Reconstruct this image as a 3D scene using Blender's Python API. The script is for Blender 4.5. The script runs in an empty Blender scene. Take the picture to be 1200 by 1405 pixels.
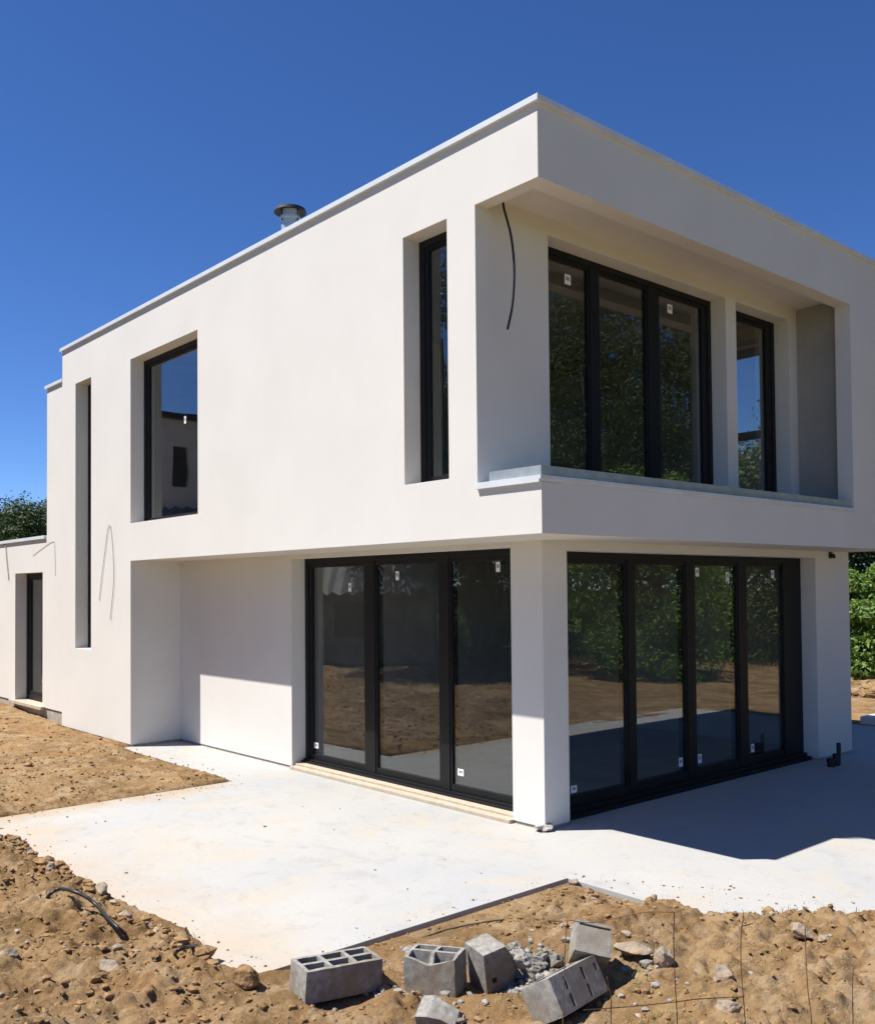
import bpy, bmesh, math, random
import numpy as np
from mathutils import Vector, Matrix, Euler, noise as mn
random.seed(7); rng = np.random.default_rng(7)
SC = bpy.context.scene; COL = SC.collection
# ------------------------------------------------------------------ camera
CP = np.array([5.21322, -5.70976, 2.20576])
YAW, PIT, ROL, F, PY = math.radians(48.6768), math.radians(1.47772), math.radians(-0.50208), 1308.785, 774.679
fwd = np.array([-math.sin(YAW)*math.cos(PIT), math.cos(YAW)*math.cos(PIT), math.sin(PIT)])
rt0 = np.array([math.cos(YAW), math.sin(YAW), 0.0]); up0 = np.cross(rt0, fwd)
rt = rt0*math.cos(ROL)+up0*math.sin(ROL); up = -rt0*math.sin(ROL)+up0*math.cos(ROL)
cd = bpy.data.cameras.new('camera'); cam = bpy.data.objects.new('camera', cd); COL.objects.link(cam)
cd.sensor_fit = 'HORIZONTAL'; cd.sensor_width = 36; cd.lens = F/1200*36
cd.shift_y = (PY-702.5)/1200; cd.clip_start = .05; cd.clip_end = 2000
cam.matrix_world = Matrix(((rt[0], up[0], -fwd[0], CP[0]), (rt[1], up[1], -fwd[1], CP[1]), (rt[2], up[2], -fwd[2], CP[2]), (0, 0, 0, 1)))
SC.camera = cam
def ray(px, py): return fwd+rt*(px-600)/F-up*(py-PY)/F
def P(px, py, ax, v):                       # point of a known plane seen at a photo position
    d = ray(px, py); t = (v-CP[ax])/d[ax]; return CP+t*d
def Dp(px, py, D): return CP+D*ray(px, py)
# ------------------------------------------------------------------ light
SUN = Vector((-.375, -.468, 1)).normalized()
w = bpy.data.worlds.new('World'); SC.world = w; w.use_nodes = True
nt = w.node_tree; nt.nodes.clear()
st = nt.nodes.new('ShaderNodeTexSky'); st.sky_type = 'NISHITA'; st.sun_disc = False
st.sun_elevation = math.asin(SUN.z); st.sun_rotation = math.atan2(SUN.x, SUN.y)
st.altitude = 0; st.air_density = .6; st.dust_density = 0; st.ozone_density = 6.0
bg = nt.nodes.new('ShaderNodeBackground'); bg.inputs[1].default_value = .086
hs = nt.nodes.new('ShaderNodeHueSaturation'); hs.inputs['Saturation'].default_value = 1.15; hs.inputs['Hue'].default_value = .508; nt.links.new(st.outputs[0], hs.inputs['Color'])
wo = nt.nodes.new('ShaderNodeOutputWorld'); nt.links.new(hs.outputs[0], bg.inputs[0]); nt.links.new(bg.outputs[0], wo.inputs[0])
ld = bpy.data.lights.new('sun', 'SUN'); ld.energy = 4.7; ld.angle = math.radians(.5); ld.color = (1, .958, .90)
lo = bpy.data.objects.new('sun', ld); COL.objects.link(lo); lo.rotation_euler = SUN.to_track_quat('Z', 'Y').to_euler(); lo.location = (0, 0, 30)
SC.view_settings.view_transform = 'Standard'; SC.view_settings.look = 'None'; SC.view_settings.gamma = 1
SC.view_settings.exposure = .85
# ------------------------------------------------------------------ materials
def mat(name, c1, c2=None, scale=6, rough=.8, bump=0, bscale=60, metal=0, spec=.4, c3=None, s3=1.2, detail=6, lo_=.35, hi_=.65):
    m = bpy.data.materials.new(name); m.use_nodes = True; t = m.node_tree; N = t.nodes; L = t.links
    b = N['Principled BSDF']; b.inputs['Roughness'].default_value = rough; b.inputs['Metallic'].default_value = metal
    b.inputs['Specular IOR Level'].default_value = spec
    tc = N.new('ShaderNodeTexCoord'); col = None
    if c2 is None: b.inputs['Base Color'].default_value = (*c1, 1)
    else:
        n = N.new('ShaderNodeTexNoise'); n.inputs['Scale'].default_value = scale; n.inputs['Detail'].default_value = detail
        n.inputs['Roughness'].default_value = .62
        L.new(tc.outputs['Object'], n.inputs['Vector'])
        r = N.new('ShaderNodeValToRGB'); r.color_ramp.elements[0].position = lo_; r.color_ramp.elements[1].position = hi_
        r.color_ramp.elements[0].color = (*c1, 1); r.color_ramp.elements[1].color = (*c2, 1)
        L.new(n.outputs['Fac'], r.inputs[0]); out = r.outputs[0]
        if c3 is not None:
            n3 = N.new('ShaderNodeTexNoise'); n3.inputs['Scale'].default_value = s3; n3.inputs['Detail'].default_value = 5
            L.new(tc.outputs['Object'], n3.inputs['Vector'])
            mr = N.new('ShaderNodeMapRange'); mr.inputs[1].default_value = .45; mr.inputs[2].default_value = .68
            L.new(n3.outputs['Fac'], mr.inputs[0])
            mx = N.new('ShaderNodeMix'); mx.data_type = 'RGBA'; L.new(mr.outputs[0], mx.inputs['Factor'])
            L.new(out, mx.inputs['A']); mx.inputs['B'].default_value = (*c3, 1); out = mx.outputs['Result']
        L.new(out, b.inputs['Base Color'])
    if bump:
        n2 = N.new('ShaderNodeTexNoise'); n2.inputs['Scale'].default_value = bscale; n2.inputs['Detail'].default_value = 4
        L.new(tc.outputs['Object'], n2.inputs['Vector'])
        bp = N.new('ShaderNodeBump'); bp.inputs['Strength'].default_value = 1; bp.inputs['Distance'].default_value = bump
        L.new(n2.outputs['Fac'], bp.inputs['Height']); L.new(bp.outputs[0], b.inputs['Normal'])
    return m
M = {}
M['render'] = mat('white_render', (.638, .618, .578), (.668, .648, .608), .9, .92, .0012, 160, spec=.2, detail=4)
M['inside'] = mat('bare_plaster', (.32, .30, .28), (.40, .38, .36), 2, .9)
M['plinth'] = mat('grey_plinth', (.28, .25, .22), (.42, .39, .35), 9, .9, .006, 30)
M['frame'] = mat('anthracite_aluminium', (.006, .0065, .008), None, rough=.5, spec=.3)
M['coping'] = mat('pale_coated_metal', (.56, .60, .63), (.64, .67, .70), 3, .4, spec=.5)
M['zinc'] = mat('grey_metal_flashing', (.36, .41, .44), (.46, .51, .55), 7, .32, metal=.4)
M['taupe'] = mat('darker_taupe', (.30, .285, .26), (.34, .32, .295), 2, .8)  # even taupe, darker than the render, for the balcony end wall
M['floor'] = mat('dark_waterproofing', (.04, .04, .045), (.07, .07, .07), 4, .8)
M['steel'] = mat('flue_steel', (.42, .45, .5), None, rough=.5, metal=.35)
M['darksteel'] = mat('dark_cowl', (.018, .018, .024), None, rough=.7, metal=0)
M['black'] = mat('black_plastic', (.015, .015, .017), None, rough=.45)
M['cord'] = mat('grey_cord', (.35, .34, .34), None, rough=.7)
M['sticker'] = mat('white_sticker', (.8, .8, .78), None, rough=.6)
M['print'] = mat('sticker_print', (.3, .3, .31), None, rough=.6)
M['sill'] = mat('stone_sill', (.38, .32, .24), (.47, .40, .31), 14, .85, .002, 60)
M['block'] = mat('cinder_block', (.185, .175, .152), (.34, .325, .30), 26, .95, .0022, 240, c3=(.2, .165, .12), s3=4.5)
M['rust'] = mat('rusty_wire', (.12, .06, .035), (.2, .11, .06), 30, .8)
M['plank'] = mat('pale_board', (.62, .6, .56), None, rough=.7)
M['stone'] = mat('field_stone', (.2, .16, .12), (.37, .31, .24), 9, .95, .012, 34, c3=(.3, .2, .12), s3=5)
M['clod'] = mat('earth_clod', (.15, .092, .042), (.33, .205, .105), 11, 1, .008, 60, spec=.1)
M['bark'] = mat('bark', (.06, .045, .03), (.13, .1, .07), 12, .95, .02, 20)
M['barnwall'] = mat('old_masonry', (.16, .145, .125), (.3, .27, .24), 2.2, .95, .01, 20)
M['brick'] = mat('brown_render', (.72, .60, .53), (.82, .70, .62), 1.6, .95, .005, 30)
M['lawn'] = mat('lawn', (.06, .1, .02), (.14, .2, .05), 20, .95)
# concrete slab
def slab_mat():
    m = bpy.data.materials.new('fresh_concrete'); m.use_nodes = True; t = m.node_tree; N = t.nodes; L = t.links
    b = N['Principled BSDF']; b.inputs['Roughness'].default_value = .75; b.inputs['Specular IOR Level'].default_value = .3
    tc = N.new('ShaderNodeTexCoord')
    def nz(s, d, r=.55, dist=0):
        n = N.new('ShaderNodeTexNoise'); n.inputs['Scale'].default_value = s; n.inputs['Detail'].default_value = d
        n.inputs['Roughness'].default_value = r; n.inputs['Distortion'].default_value = dist
        L.new(tc.outputs['Object'], n.inputs['Vector']); return n.outputs['Fac']
    def rng_(f, a, c, lo=0, hi=1):
        k = N.new('ShaderNodeMapRange'); k.inputs[1].default_value = a; k.inputs[2].default_value = c
        k.inputs[3].default_value = lo; k.inputs[4].default_value = hi; L.new(f, k.inputs[0]); return k.outputs[0]
    def mix(f, a, c, mode='MIX'):
        x = N.new('ShaderNodeMix'); x.data_type = 'RGBA'; x.blend_type = mode
        if isinstance(f, float): x.inputs['Factor'].default_value = f
        else: L.new(f, x.inputs['Factor'])
        for s, v in (('A', a), ('B', c)):
            if isinstance(v, tuple): x.inputs[s].default_value = (*v, 1)
            else: L.new(v, x.inputs[s])
        return x.outputs['Result']
    c = mix(rng_(nz(.55, 3), .35, .65), (.405, .395, .37), (.355, .36, .36))
    c = mix(rng_(nz(1.3, 6, .6, .6), .5, .68, 0, .75), c, (.42, .375, .305))
    c = mix(rng_(nz(2.4, 7, .65, 1.5), .54, .7, 0, .5), c, (.30, .295, .285))
    c = mix(rng_(nz(5, 8, .7, .4), .56, .72, 0, .6), c, (.29, .28, .262))
    c = mix(rng_(nz(26, 5, .7), .6, .75, 0, .5), c, (.3, .27, .23))
    # rust and earth tint that fades in a ragged band towards the digging side of the pour
    sx = N.new('ShaderNodeSeparateXYZ'); L.new(tc.outputs['Object'], sx.inputs[0])
    ad = N.new('ShaderNodeMath'); ad.operation = 'MULTIPLY_ADD'; L.new(nz(2.2, 6), ad.inputs[0]); ad.inputs[1].default_value = -1.6
    L.new(sx.outputs['Y'], ad.inputs[2])
    c = mix(rng_(ad.outputs[0], -2.9, -3.9, 0, .55), c, (.42, .31, .2))
    ad = N.new('ShaderNodeMath'); ad.operation = 'MULTIPLY_ADD'; L.new(nz(3.5, 7, .65), ad.inputs[0]); ad.inputs[1].default_value = -1.0; L.new(sx.outputs['X'], ad.inputs[2])
    mm = N.new('ShaderNodeMath'); mm.operation = 'MULTIPLY'; L.new(rng_(ad.outputs[0], -4.75, -5.25, 0, .8), mm.inputs[0]); L.new(rng_(sx.outputs['Y'], -.15, -.6), mm.inputs[1])
    c = mix(mm.outputs[0], c, (.36, .27, .17))
    c = mix(rng_(nz(60, 3), .66, .74, 0, .8), c, (.26, .2, .13))
    L.new(c, b.inputs['Base Color'])
    bp = N.new('ShaderNodeBump'); bp.inputs['Distance'].default_value = .004; L.new(nz(14, 8, .7), bp.inputs['Height']); L.new(bp.outputs[0], b.inputs['Normal'])
    return m
M['slab'] = slab_mat()
def dirt_mat():
    m = bpy.data.materials.new('dry_earth'); m.use_nodes = True; t = m.node_tree; N = t.nodes; L = t.links
    b = N['Principled BSDF']; b.inputs['Roughness'].default_value = 1; b.inputs['Specular IOR Level'].default_value = .1
    tc = N.new('ShaderNodeTexCoord')
    def nz(s, d, r=.6, dist=0):
        n = N.new('ShaderNodeTexNoise'); n.inputs['Scale'].default_value = s; n.inputs['Detail'].default_value = d
        n.inputs['Roughness'].default_value = r; n.inputs['Distortion'].default_value = dist
        L.new(tc.outputs['Object'], n.inputs['Vector']); return n.outputs['Fac']
    def mr(f, a, c, lo=0, hi=1):
        k = N.new('ShaderNodeMapRange'); k.inputs[1].default_value = a; k.inputs[2].default_value = c
        k.inputs[3].default_value = lo; k.inputs[4].default_value = hi; L.new(f, k.inputs[0]); return k.outputs[0]
    def mix(f, a, c):
        x = N.new('ShaderNodeMix'); x.data_type = 'RGBA'; L.new(f, x.inputs['Factor'])
        for s, v in (('A', a), ('B', c)):
            if isinstance(v, tuple): x.inputs[s].default_value = (*v, 1)
            else: L.new(v, x.inputs[s])
        return x.outputs['Result']
    c = mix(mr(nz(1.1, 5), .38, .62), (.185, .115, .05), (.30, .175, .08))
    c = mix(mr(nz(.42, 4), .46, .58, 0, .75), c, (.215, .135, .064))
    c = mix(mr(nz(.8, 6, .7, 1.2), .48, .62, 0, .8), c, (.37, .25, .13))
    c = mix(mr(nz(3.1, 7, .65, .5), .5, .66, 0, .85), c, (.39, .285, .175))
    c = mix(mr(nz(9, 6, .7), .55, .7, 0, .8), c, (.12, .075, .036))
    c = mix(mr(nz(30, 5, .7), .58, .7, 0, .6), c, (.45, .36, .255))
    # far from the digging the earth is overgrown
    vm = N.new('ShaderNodeVectorMath'); vm.operation = 'DISTANCE'; L.new(tc.outputs['Object'], vm.inputs[0]); vm.inputs[1].default_value = (-2, 2, 0)
    ad = N.new('ShaderNodeMath'); ad.operation = 'MULTIPLY_ADD'; L.new(nz(.25, 4), ad.inputs[0]); ad.inputs[1].default_value = 8; L.new(vm.outputs['Value'], ad.inputs[2])
    g = mix(mr(nz(6, 6), .4, .6), (.07, .12, .03), (.16, .21, .06))
    c = mix(mr(ad.outputs[0], 25, 27.5), c, g)
    L.new(c, b.inputs['Base Color'])
    bp = N.new('ShaderNodeBump'); bp.inputs['Distance'].default_value = .042; bp.inputs['Strength'].default_value = .9
    L.new(nz(24, 10, .72), bp.inputs['Height']); L.new(bp.outputs[0], b.inputs['Normal'])
    return m
M['dirt'] = dirt_mat()
def glass_mat():
    m = bpy.data.materials.new('window_glass'); m.use_nodes = True; t = m.node_tree; N = t.nodes; L = t.links; N.clear()
    ge = N.new('ShaderNodeNewGeometry'); dp = N.new('ShaderNodeVectorMath'); dp.operation = 'DOT_PRODUCT'
    L.new(ge.outputs['Incoming'], dp.inputs[0]); L.new(ge.outputs['Normal'], dp.inputs[1])
    def math_(op, a, b=None):
        x = N.new('ShaderNodeMath'); x.operation = op
        for i, v in enumerate((a, b)):
            if v is None: continue
            if isinstance(v, (int, float)): x.inputs[i].default_value = v
            else: L.new(v, x.inputs[i])
        return x.outputs[0]
    c = math_('ABSOLUTE', dp.outputs['Value']); k = math_('POWER', math_('SUBTRACT', 1, c), 4.2)
    f = math_('ADD', math_('MULTIPLY', k, .9), .085)
    tr = N.new('ShaderNodeBsdfTransparent'); tr.inputs[0].default_value = (.87, .89, .885, 1)
    gl = N.new('ShaderNodeBsdfGlossy'); gl.inputs['Roughness'].default_value = 0; gl.inputs[0].default_value = (.95, .97, .97, 1)
    nz = N.new('ShaderNodeTexNoise'); nz.inputs['Scale'].default_value = 1.4; nz.inputs['Detail'].default_value = 1
    tc = N.new('ShaderNodeTexCoord'); L.new(tc.outputs['Object'], nz.inputs['Vector'])
    bp = N.new('ShaderNodeBump'); bp.inputs['Distance'].default_value = .0014; L.new(nz.outputs['Fac'], bp.inputs['Height']); L.new(bp.outputs[0], gl.inputs['Normal'])
    mx = N.new('ShaderNodeMixShader'); L.new(f, mx.inputs[0]); L.new(tr.outputs[0], mx.inputs[1]); L.new(gl.outputs[0], mx.inputs[2])
    o = N.new('ShaderNodeOutputMaterial'); L.new(mx.outputs[0], o.inputs[0]); return m
M['glass'] = glass_mat()
def leaf_mat(name, a, b_, c):
    m = bpy.data.materials.new(name); m.use_nodes = True; t = m.node_tree; N = t.nodes; L = t.links
    b = N['Principled BSDF']; b.inputs['Roughness'].default_value = .55; b.inputs['Specular IOR Level'].default_value = .35
    g = N.new('ShaderNodeNewGeometry'); r = N.new('ShaderNodeValToRGB'); r.color_ramp.elements[0].color = (*a, 1); r.color_ramp.elements[1].color = (*c, 1)
    e = r.color_ramp.elements.new(.5); e.color = (*b_, 1)
    L.new(g.outputs['Random Per Island'], r.inputs[0]); L.new(r.outputs[0], b.inputs['Base Color'])
    tl = N.new('ShaderNodeBsdfTranslucent'); L.new(r.outputs[0], tl.inputs[0]); mx = N.new('ShaderNodeMixShader'); mx.inputs[0].default_value = .3
    L.new(b.outputs[0], mx.inputs[1]); L.new(tl.outputs[0], mx.inputs[2]); L.new(mx.outputs[0], N['Material Output'].inputs[0]); return m
M['leafd'] = leaf_mat('dark_leaves', (.018, .035, .01), (.04, .065, .018), (.075, .11, .03))
M['leafm'] = leaf_mat('mid_leaves', (.035, .05, .014), (.065, .09, .026), (.12, .15, .05))
M['leafb'] = leaf_mat('bright_leaves', (.06, .12, .02), (.12, .21, .035), (.21, .3, .07))
# ------------------------------------------------------------------ object helpers
def me(name, verts, faces, m, parent=None, smooth=False, mats=None, mi=None):
    d = bpy.data.meshes.new(name); d.from_pydata([tuple(map(float, v)) for v in verts], [], faces); d.update()
    for k in (mats or [m]): d.materials.append(k)
    if mi is not None: d.polygons.foreach_set('material_index', mi)
    if smooth: d.polygons.foreach_set('use_smooth', [True]*len(d.polygons))
    o = bpy.data.objects.new(name, d); COL.objects.link(o)
    if parent: o.parent = parent
    return o
def tag(o, label=None, cat=None, group=None, kind=None):
    for k, v in (('label', label), ('category', cat), ('group', group), ('kind', kind)):
        if v: o[k] = v
    return o
def thing(name, label, cat, loc=(0, 0, 0), group=None):
    o = bpy.data.objects.new(name, None); COL.objects.link(o); o.location = loc; o.empty_display_size = .3
    return tag(o, label, cat, group)
def solid(adds, subs=()):
    """union of boxes minus boxes on one grid; returns only the outer skin. sub = (box[, material index])"""
    subs = [(s if isinstance(s[0], (tuple, list)) else (s, 0)) for s in subs]
    cs = [sorted({round(b[k+j], 5) for b in list(adds)+[s[0] for s in subs] for j in (0, 3)}) for k in range(3)]
    n = [len(c)-1 for c in cs]; mid = [[(c[i]+c[i+1])/2 for i in range(len(c)-1)] for c in cs]
    X, Y, Z = np.meshgrid(*mid, indexing='ij'); full = np.zeros(n, bool); tagm = np.zeros(n, int)
    def ins(b): return (X > b[0]) & (X < b[3]) & (Y > b[1]) & (Y < b[4]) & (Z > b[2]) & (Z < b[5])
    for b in adds: full |= ins(b)
    for b, k in subs:
        q = ins(b); full[q] = False; tagm[q] = np.maximum(tagm[q], k)
    fp = np.pad(full, 1); tp = np.pad(tagm, 1); V = {}; vs = []; fs = []; mi = []
    def vid(i, j, k):
        if (i, j, k) not in V: V[(i, j, k)] = len(vs); vs.append((cs[0][i], cs[1][j], cs[2][k]))
        return V[(i, j, k)]
    for i, j, k in zip(*np.nonzero(full)):
        for ax, s, q in ((0, -1, ((0, 0, 0), (0, 0, 1), (0, 1, 1), (0, 1, 0))), (0, 1, ((1, 0, 0), (1, 1, 0), (1, 1, 1), (1, 0, 1))),
                         (1, -1, ((0, 0, 0), (1, 0, 0), (1, 0, 1), (0, 0, 1))), (1, 1, ((0, 1, 0), (0, 1, 1), (1, 1, 1), (1, 1, 0))),
                         (2, -1, ((0, 0, 0), (0, 1, 0), (1, 1, 0), (1, 0, 0))), (2, 1, ((0, 0, 1), (1, 0, 1), (1, 1, 1), (0, 1, 1)))):
            nb = [i+1, j+1, k+1]; nb[ax] += s
            if not fp[tuple(nb)]:
                fs.append([vid(i+a, j+b, k+c) for a, b, c in q]); mi.append(int(tp[tuple(nb)]))
    return vs, fs, mi
def B(x0, x1, y0, y1, z0, z1): return (x0, y0, z0, x1, y1, z1)
def sol(name, adds, m, parent=None, subs=(), mats=None, bevel=0):
    v, f, mi = solid(adds, subs); o = me(name, v, f, m, parent, mats=mats, mi=mi)
    if bevel:
        b = o.modifiers.new('bevel', 'BEVEL'); b.width = bevel; b.segments = 2; b.limit_method = 'ANGLE'; b.angle_limit = .6
    return o
def tube(name, pts, r, m, parent=None, seg=8, res=6):
    c = []; pts = [Vector(tuple(map(float, q))) for q in pts]
    for i in range(len(pts)-1):                                   # Catmull-Rom
        p0, p1, p2, p3 = pts[max(i-1, 0)], pts[i], pts[i+1], pts[min(i+2, len(pts)-1)]
        for k in range(res):
            t = k/res; c.append(.5*((2*p1)+(p2-p0)*t+(2*p0-5*p1+4*p2-p3)*t*t+(3*p1-p0-3*p2+p3)*t**3))
    c.append(pts[-1]); V = []; Fc = []
    nrm = Vector((.31, .52, .8))
    for i, q in enumerate(c):
        t = (c[min(i+1, len(c)-1)]-c[max(i-1, 0)]).normalized(); a = t.cross(nrm).normalized(); b = t.cross(a)
        rr = r[0]+(r[1]-r[0])*i/(len(c)-1) if isinstance(r, tuple) else r
        for k in range(seg): V.append(q+(a*math.cos(2*math.pi*k/seg)+b*math.sin(2*math.pi*k/seg))*rr)
    for i in range(len(c)-1):
        for k in range(seg): Fc.append((i*seg+k, i*seg+(k+1) % seg, (i+1)*seg+(k+1) % seg, (i+1)*seg+k))
    Fc.append(tuple(range(seg))[::-1]); Fc.append(tuple((len(c)-1)*seg+k for k in range(seg)))
    if parent is None and name is None: return V, Fc
    return me(name, V, Fc, m, parent, smooth=True)
def lathe(name, prof, m, parent=None, seg=28, c=(0, 0, 0)):
    V = []; Fc = []
    for r, z in prof:
        for k in range(seg): V.append((c[0]+r*math.cos(2*math.pi*k/seg), c[1]+r*math.sin(2*math.pi*k/seg), c[2]+z))
    for i in range(len(prof)-1):
        for k in range(seg): Fc.append((i*seg+k, i*seg+(k+1) % seg, (i+1)*seg+(k+1) % seg, (i+1)*seg+k))
    o = me(name, V, Fc, m, parent, smooth=True)
    e = o.modifiers.new('split', 'EDGE_SPLIT'); e.split_angle = .6; return o
# ------------------------------------------------------------------ ground
def vn(x, y, s):
    xi = np.floor(x).astype(np.int64); yi = np.floor(y).astype(np.int64); u = x-xi; v = y-yi
    u = u*u*u*(u*(u*6-15)+10); v = v*v*v*(v*(v*6-15)+10)
    def h(a, b):
        n = (a*374761393+b*668265263+s*2147483647) & 0xffffffff; n = ((n ^ (n >> 13))*1274126177) & 0xffffffff
        return ((n ^ (n >> 16)) & 0xffff)/65535.
    return (h(xi, yi)*(1-u)+h(xi+1, yi)*u)*(1-v)+(h(xi, yi+1)*(1-u)+h(xi+1, yi+1)*u)*v
def fbm(x, y, s, o=5, g=.5):
    r = 0; a = 1; t = 0
    for i in range(o):
        c, d = math.cos(i*1.3), math.sin(i*1.3); r = r+a*(vn((x*c-y*d)*2**i, (x*d+y*c)*2**i, s+i)-.5)*2; t += a; a *= g
    return r/t
def sstep(a, b, x): t = np.clip((x-a)/(b-a), 0, 1); return t*t*(3-2*t)
SLABV = [(-10.9, .4), (-10.62, -.0), (-7.93, .0), (-7.93, -.13), (-4.72, -.17), (-4.72, -2.93), (.3, -2.93), (.36, -2.88), (.36, -.15), (1.06, -.16), (1.48, -.10), (1.78, .14), (2.3, .62), (2.8, 1.0), (3.05, 1.8), (3.0, 6), (2.5, 9.2), (-2.5, 9.3), (-10.9, 7)]
def sdf(x, y, poly):
    d = np.full(x.shape, 1e9); inside = np.zeros(x.shape, bool); n = len(poly)
    for i in range(n):
        ax, ay = poly[i]; bx, by = poly[(i+1) % n]; ex, ey = bx-ax, by-ay
        t = np.clip(((x-ax)*ex+(y-ay)*ey)/(ex*ex+ey*ey), 0, 1); d = np.minimum(d, (x-ax-t*ex)**2+(y-ay-t*ey)**2)
        c = ((ay > y) != (by > y)) & (x < (bx-ax)*(y-ay)/((by-ay) or 1e-9)+ax); inside ^= c
    d = np.sqrt(d); return np.where(inside, -d, d)
def gh(x, y):
    x = np.asarray(x, float); y = np.asarray(y, float)
    near = np.exp(-(np.hypot(x-.5, y+2.5)/9)**2)
    sd = sdf(x, y, SLABV)
    front = sstep(-2.4, -2.75, y)*sstep(.55, .25, x)            # the long edge in front
    right = sstep(.95, 1.5, x)*sstep(4, 2.5, y)                 # heap that laps over the slab
    low = sstep(2.6, 2.1, x)*sstep(-1.15, -1.6, y)*sstep(.3, .5, x); right = right*(1-.95*low)
    corner = (1-front)*(1-right)*sstep(.2, .36, x)*sstep(.3, 0, y)
    left = sstep(-4.2, -4.9, x)
    jag = fbm(x*2.3, y*2.3, 11, 4)*.16*front+fbm(x*3, y*3, 12, 4)*.14*right+fbm(x*3, y*3, 13, 3)*.05*left
    sdj = sd+jag+.03*front
    base = -.022*corner*np.exp(-np.maximum(sd, 0)/.5)+.05*corner*sstep(.3, 1.4, sd)*(1-low)
    base = base+front*(.035+.05*sstep(0, .35, sd)+.03*sstep(.3, 1.5, sd))
    base = base+right*(.06+.05*sstep(0, .3, sd)+.07*fbm(x*.9, y*.9, 14, 2))
    base = base+left*(.015+.03*fbm(x*.6+3, y*.6, 15, 3)+.10*sstep(-10.8, -14, x)+.03*sstep(0, 1, sd))
    far = np.hypot(x+2, y-1)
    base = base+fbm(x*.13, y*.13, 16, 3)*.25*sstep(10, 22, far)
        # clods
    big = fbm(x*2.1, y*2.1, 20, 3)
    b1 = 1-np.abs(fbm(x*5, y*5, 21, 4))*2.2; b2 = fbm(x*13, y*13, 22, 4, .6); b3 = np.abs(fbm(x*8, y*8, 23, 4))
    fl = sstep(-2.7, -3.1, y)+1.1*right+.75*corner*sstep(0, .3, sd)
    cl = .05*big+.085*b3*np.clip(fl, 0, 1.2)+  .03*b2*np.clip(.35+fl, 0, 1.1)
    cl = cl*(.38+.62*np.clip(fl, 0, 1))*np.clip(sstep(-.02, .22, sdj)+.35, 0, 1)
    cl = cl*np.where(corner > .5, sstep(-.05, .4, sd), 1)
    cl = cl*(1-.45*low)
    edge = left*np.exp(-np.maximum(sd, 0)/.45)*sstep(-.01, .12, sd)
    cl = cl+left*sstep(0, .3, sd)*(.02*b3+.012*b2)+edge*(.05*b3+.02*b2+.012)
    hol = np.clip(1.25*np.exp(-(((x-1.22)*.75+(y+2.02)*.66)/.36)**4-((-(x-1.22)*.66+(y+2.02)*.75)/.17)**4)+1.1*np.exp(-(((x-.85)**2+(y+2.6)**2)/.05)**2), 0, 1)
    far_cl = sstep(9, 14, far); cl = cl*(1-.5*far_cl)+far_cl*.07*fbm(x*.8, y*.8, 25, 4)
    z = base+cl; z = z*(1-hol)+hol*(-.062+.25*cl)
    z = z+.085*np.exp(-((x-1.27)**2+(y+2.56)**2)/.022)*(1+4*b2*.3)+.05*np.exp(-((x-1.62)**2+(y+2.13)**2)/.016)+.05*np.exp(-((x-2.1)**2+(y+2.3)**2)/.05)
    k = sstep(-.05, .035, sdj); return z*k-.16*(1-k)
def lines(spec):
    out = [spec[0][0]]
    for a, b, s in spec:
        n = max(1, round(abs(b-a)/s)); out += [a+(b-a)*i/n for i in range(1, n+1)]
    return np.array(out)
def geo(a, b, s0, g=1.16):
    out = []; x = a; s = s0
    while abs(x) < abs(b): s *= g; x += s if b > a else -s; out.append(x)
    return out
xl = np.array(sorted(geo(-16, -600, .5))+list(lines([(-16, -5, .06), (-5, -1.6, .03), (-1.6, 3.4, .0155), (3.4, 6, .08)]))+geo(6, 600, .15))
yl = np.array(sorted(geo(-9, -600, .3))+list(lines([(-9, -4.4, .1), (-4.4, .75, .0155), (.75, 2, .06), (2, 12, .12)]))+geo(12, 600, .2))
X, Y = np.meshgrid(xl, yl); Z = gh(X, Y); ny, nx = X.shape
gm = bpy.data.meshes.new('ground'); gm.vertices.add(nx*ny)
gm.vertices.foreach_set('co', np.stack([X, Y, Z], -1).astype(np.float32).ravel())
ii = (np.arange(ny-1)[:, None]*nx+np.arange(nx-1)[None]).ravel(); q = np.stack([ii, ii+1, ii+nx+1, ii+nx], 1).astype(np.int32)
gm.loops.add(q.size); gm.loops.foreach_set('vertex_index', q.ravel()); gm.polygons.add(len(q))
gm.polygons.foreach_set('loop_start', np.arange(0, q.size, 4, dtype=np.int32)); gm.polygons.foreach_set('loop_total', np.full(len(q), 4, np.int32))
gm.update(calc_edges=True); gm.validate(); gm.polygons.foreach_set('use_smooth', np.ones(len(gm.polygons), bool)); gm.materials.append(M['dirt'])
go = bpy.data.objects.new('ground', gm); COL.objects.link(go); tag(go, 'dug over dry orange earth around the concrete slab', 'ground', kind='structure')
def g1(x, y): return float(gh(np.array([x]), np.array([y]))[0])
# slab
so = sol('concrete_terrace', [B(-4.72, .36, -2.93, -.15, -.13, 0), B(-7.93, 3.1, -.15, .02, -.13, 0), B(-7.92, 3.1, .02, 9.3, -.13, 0)], M['slab'], bevel=.006)
tag(so, 'pale freshly poured concrete terrace slab in front of the house', 'terrace', kind='structure')
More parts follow.
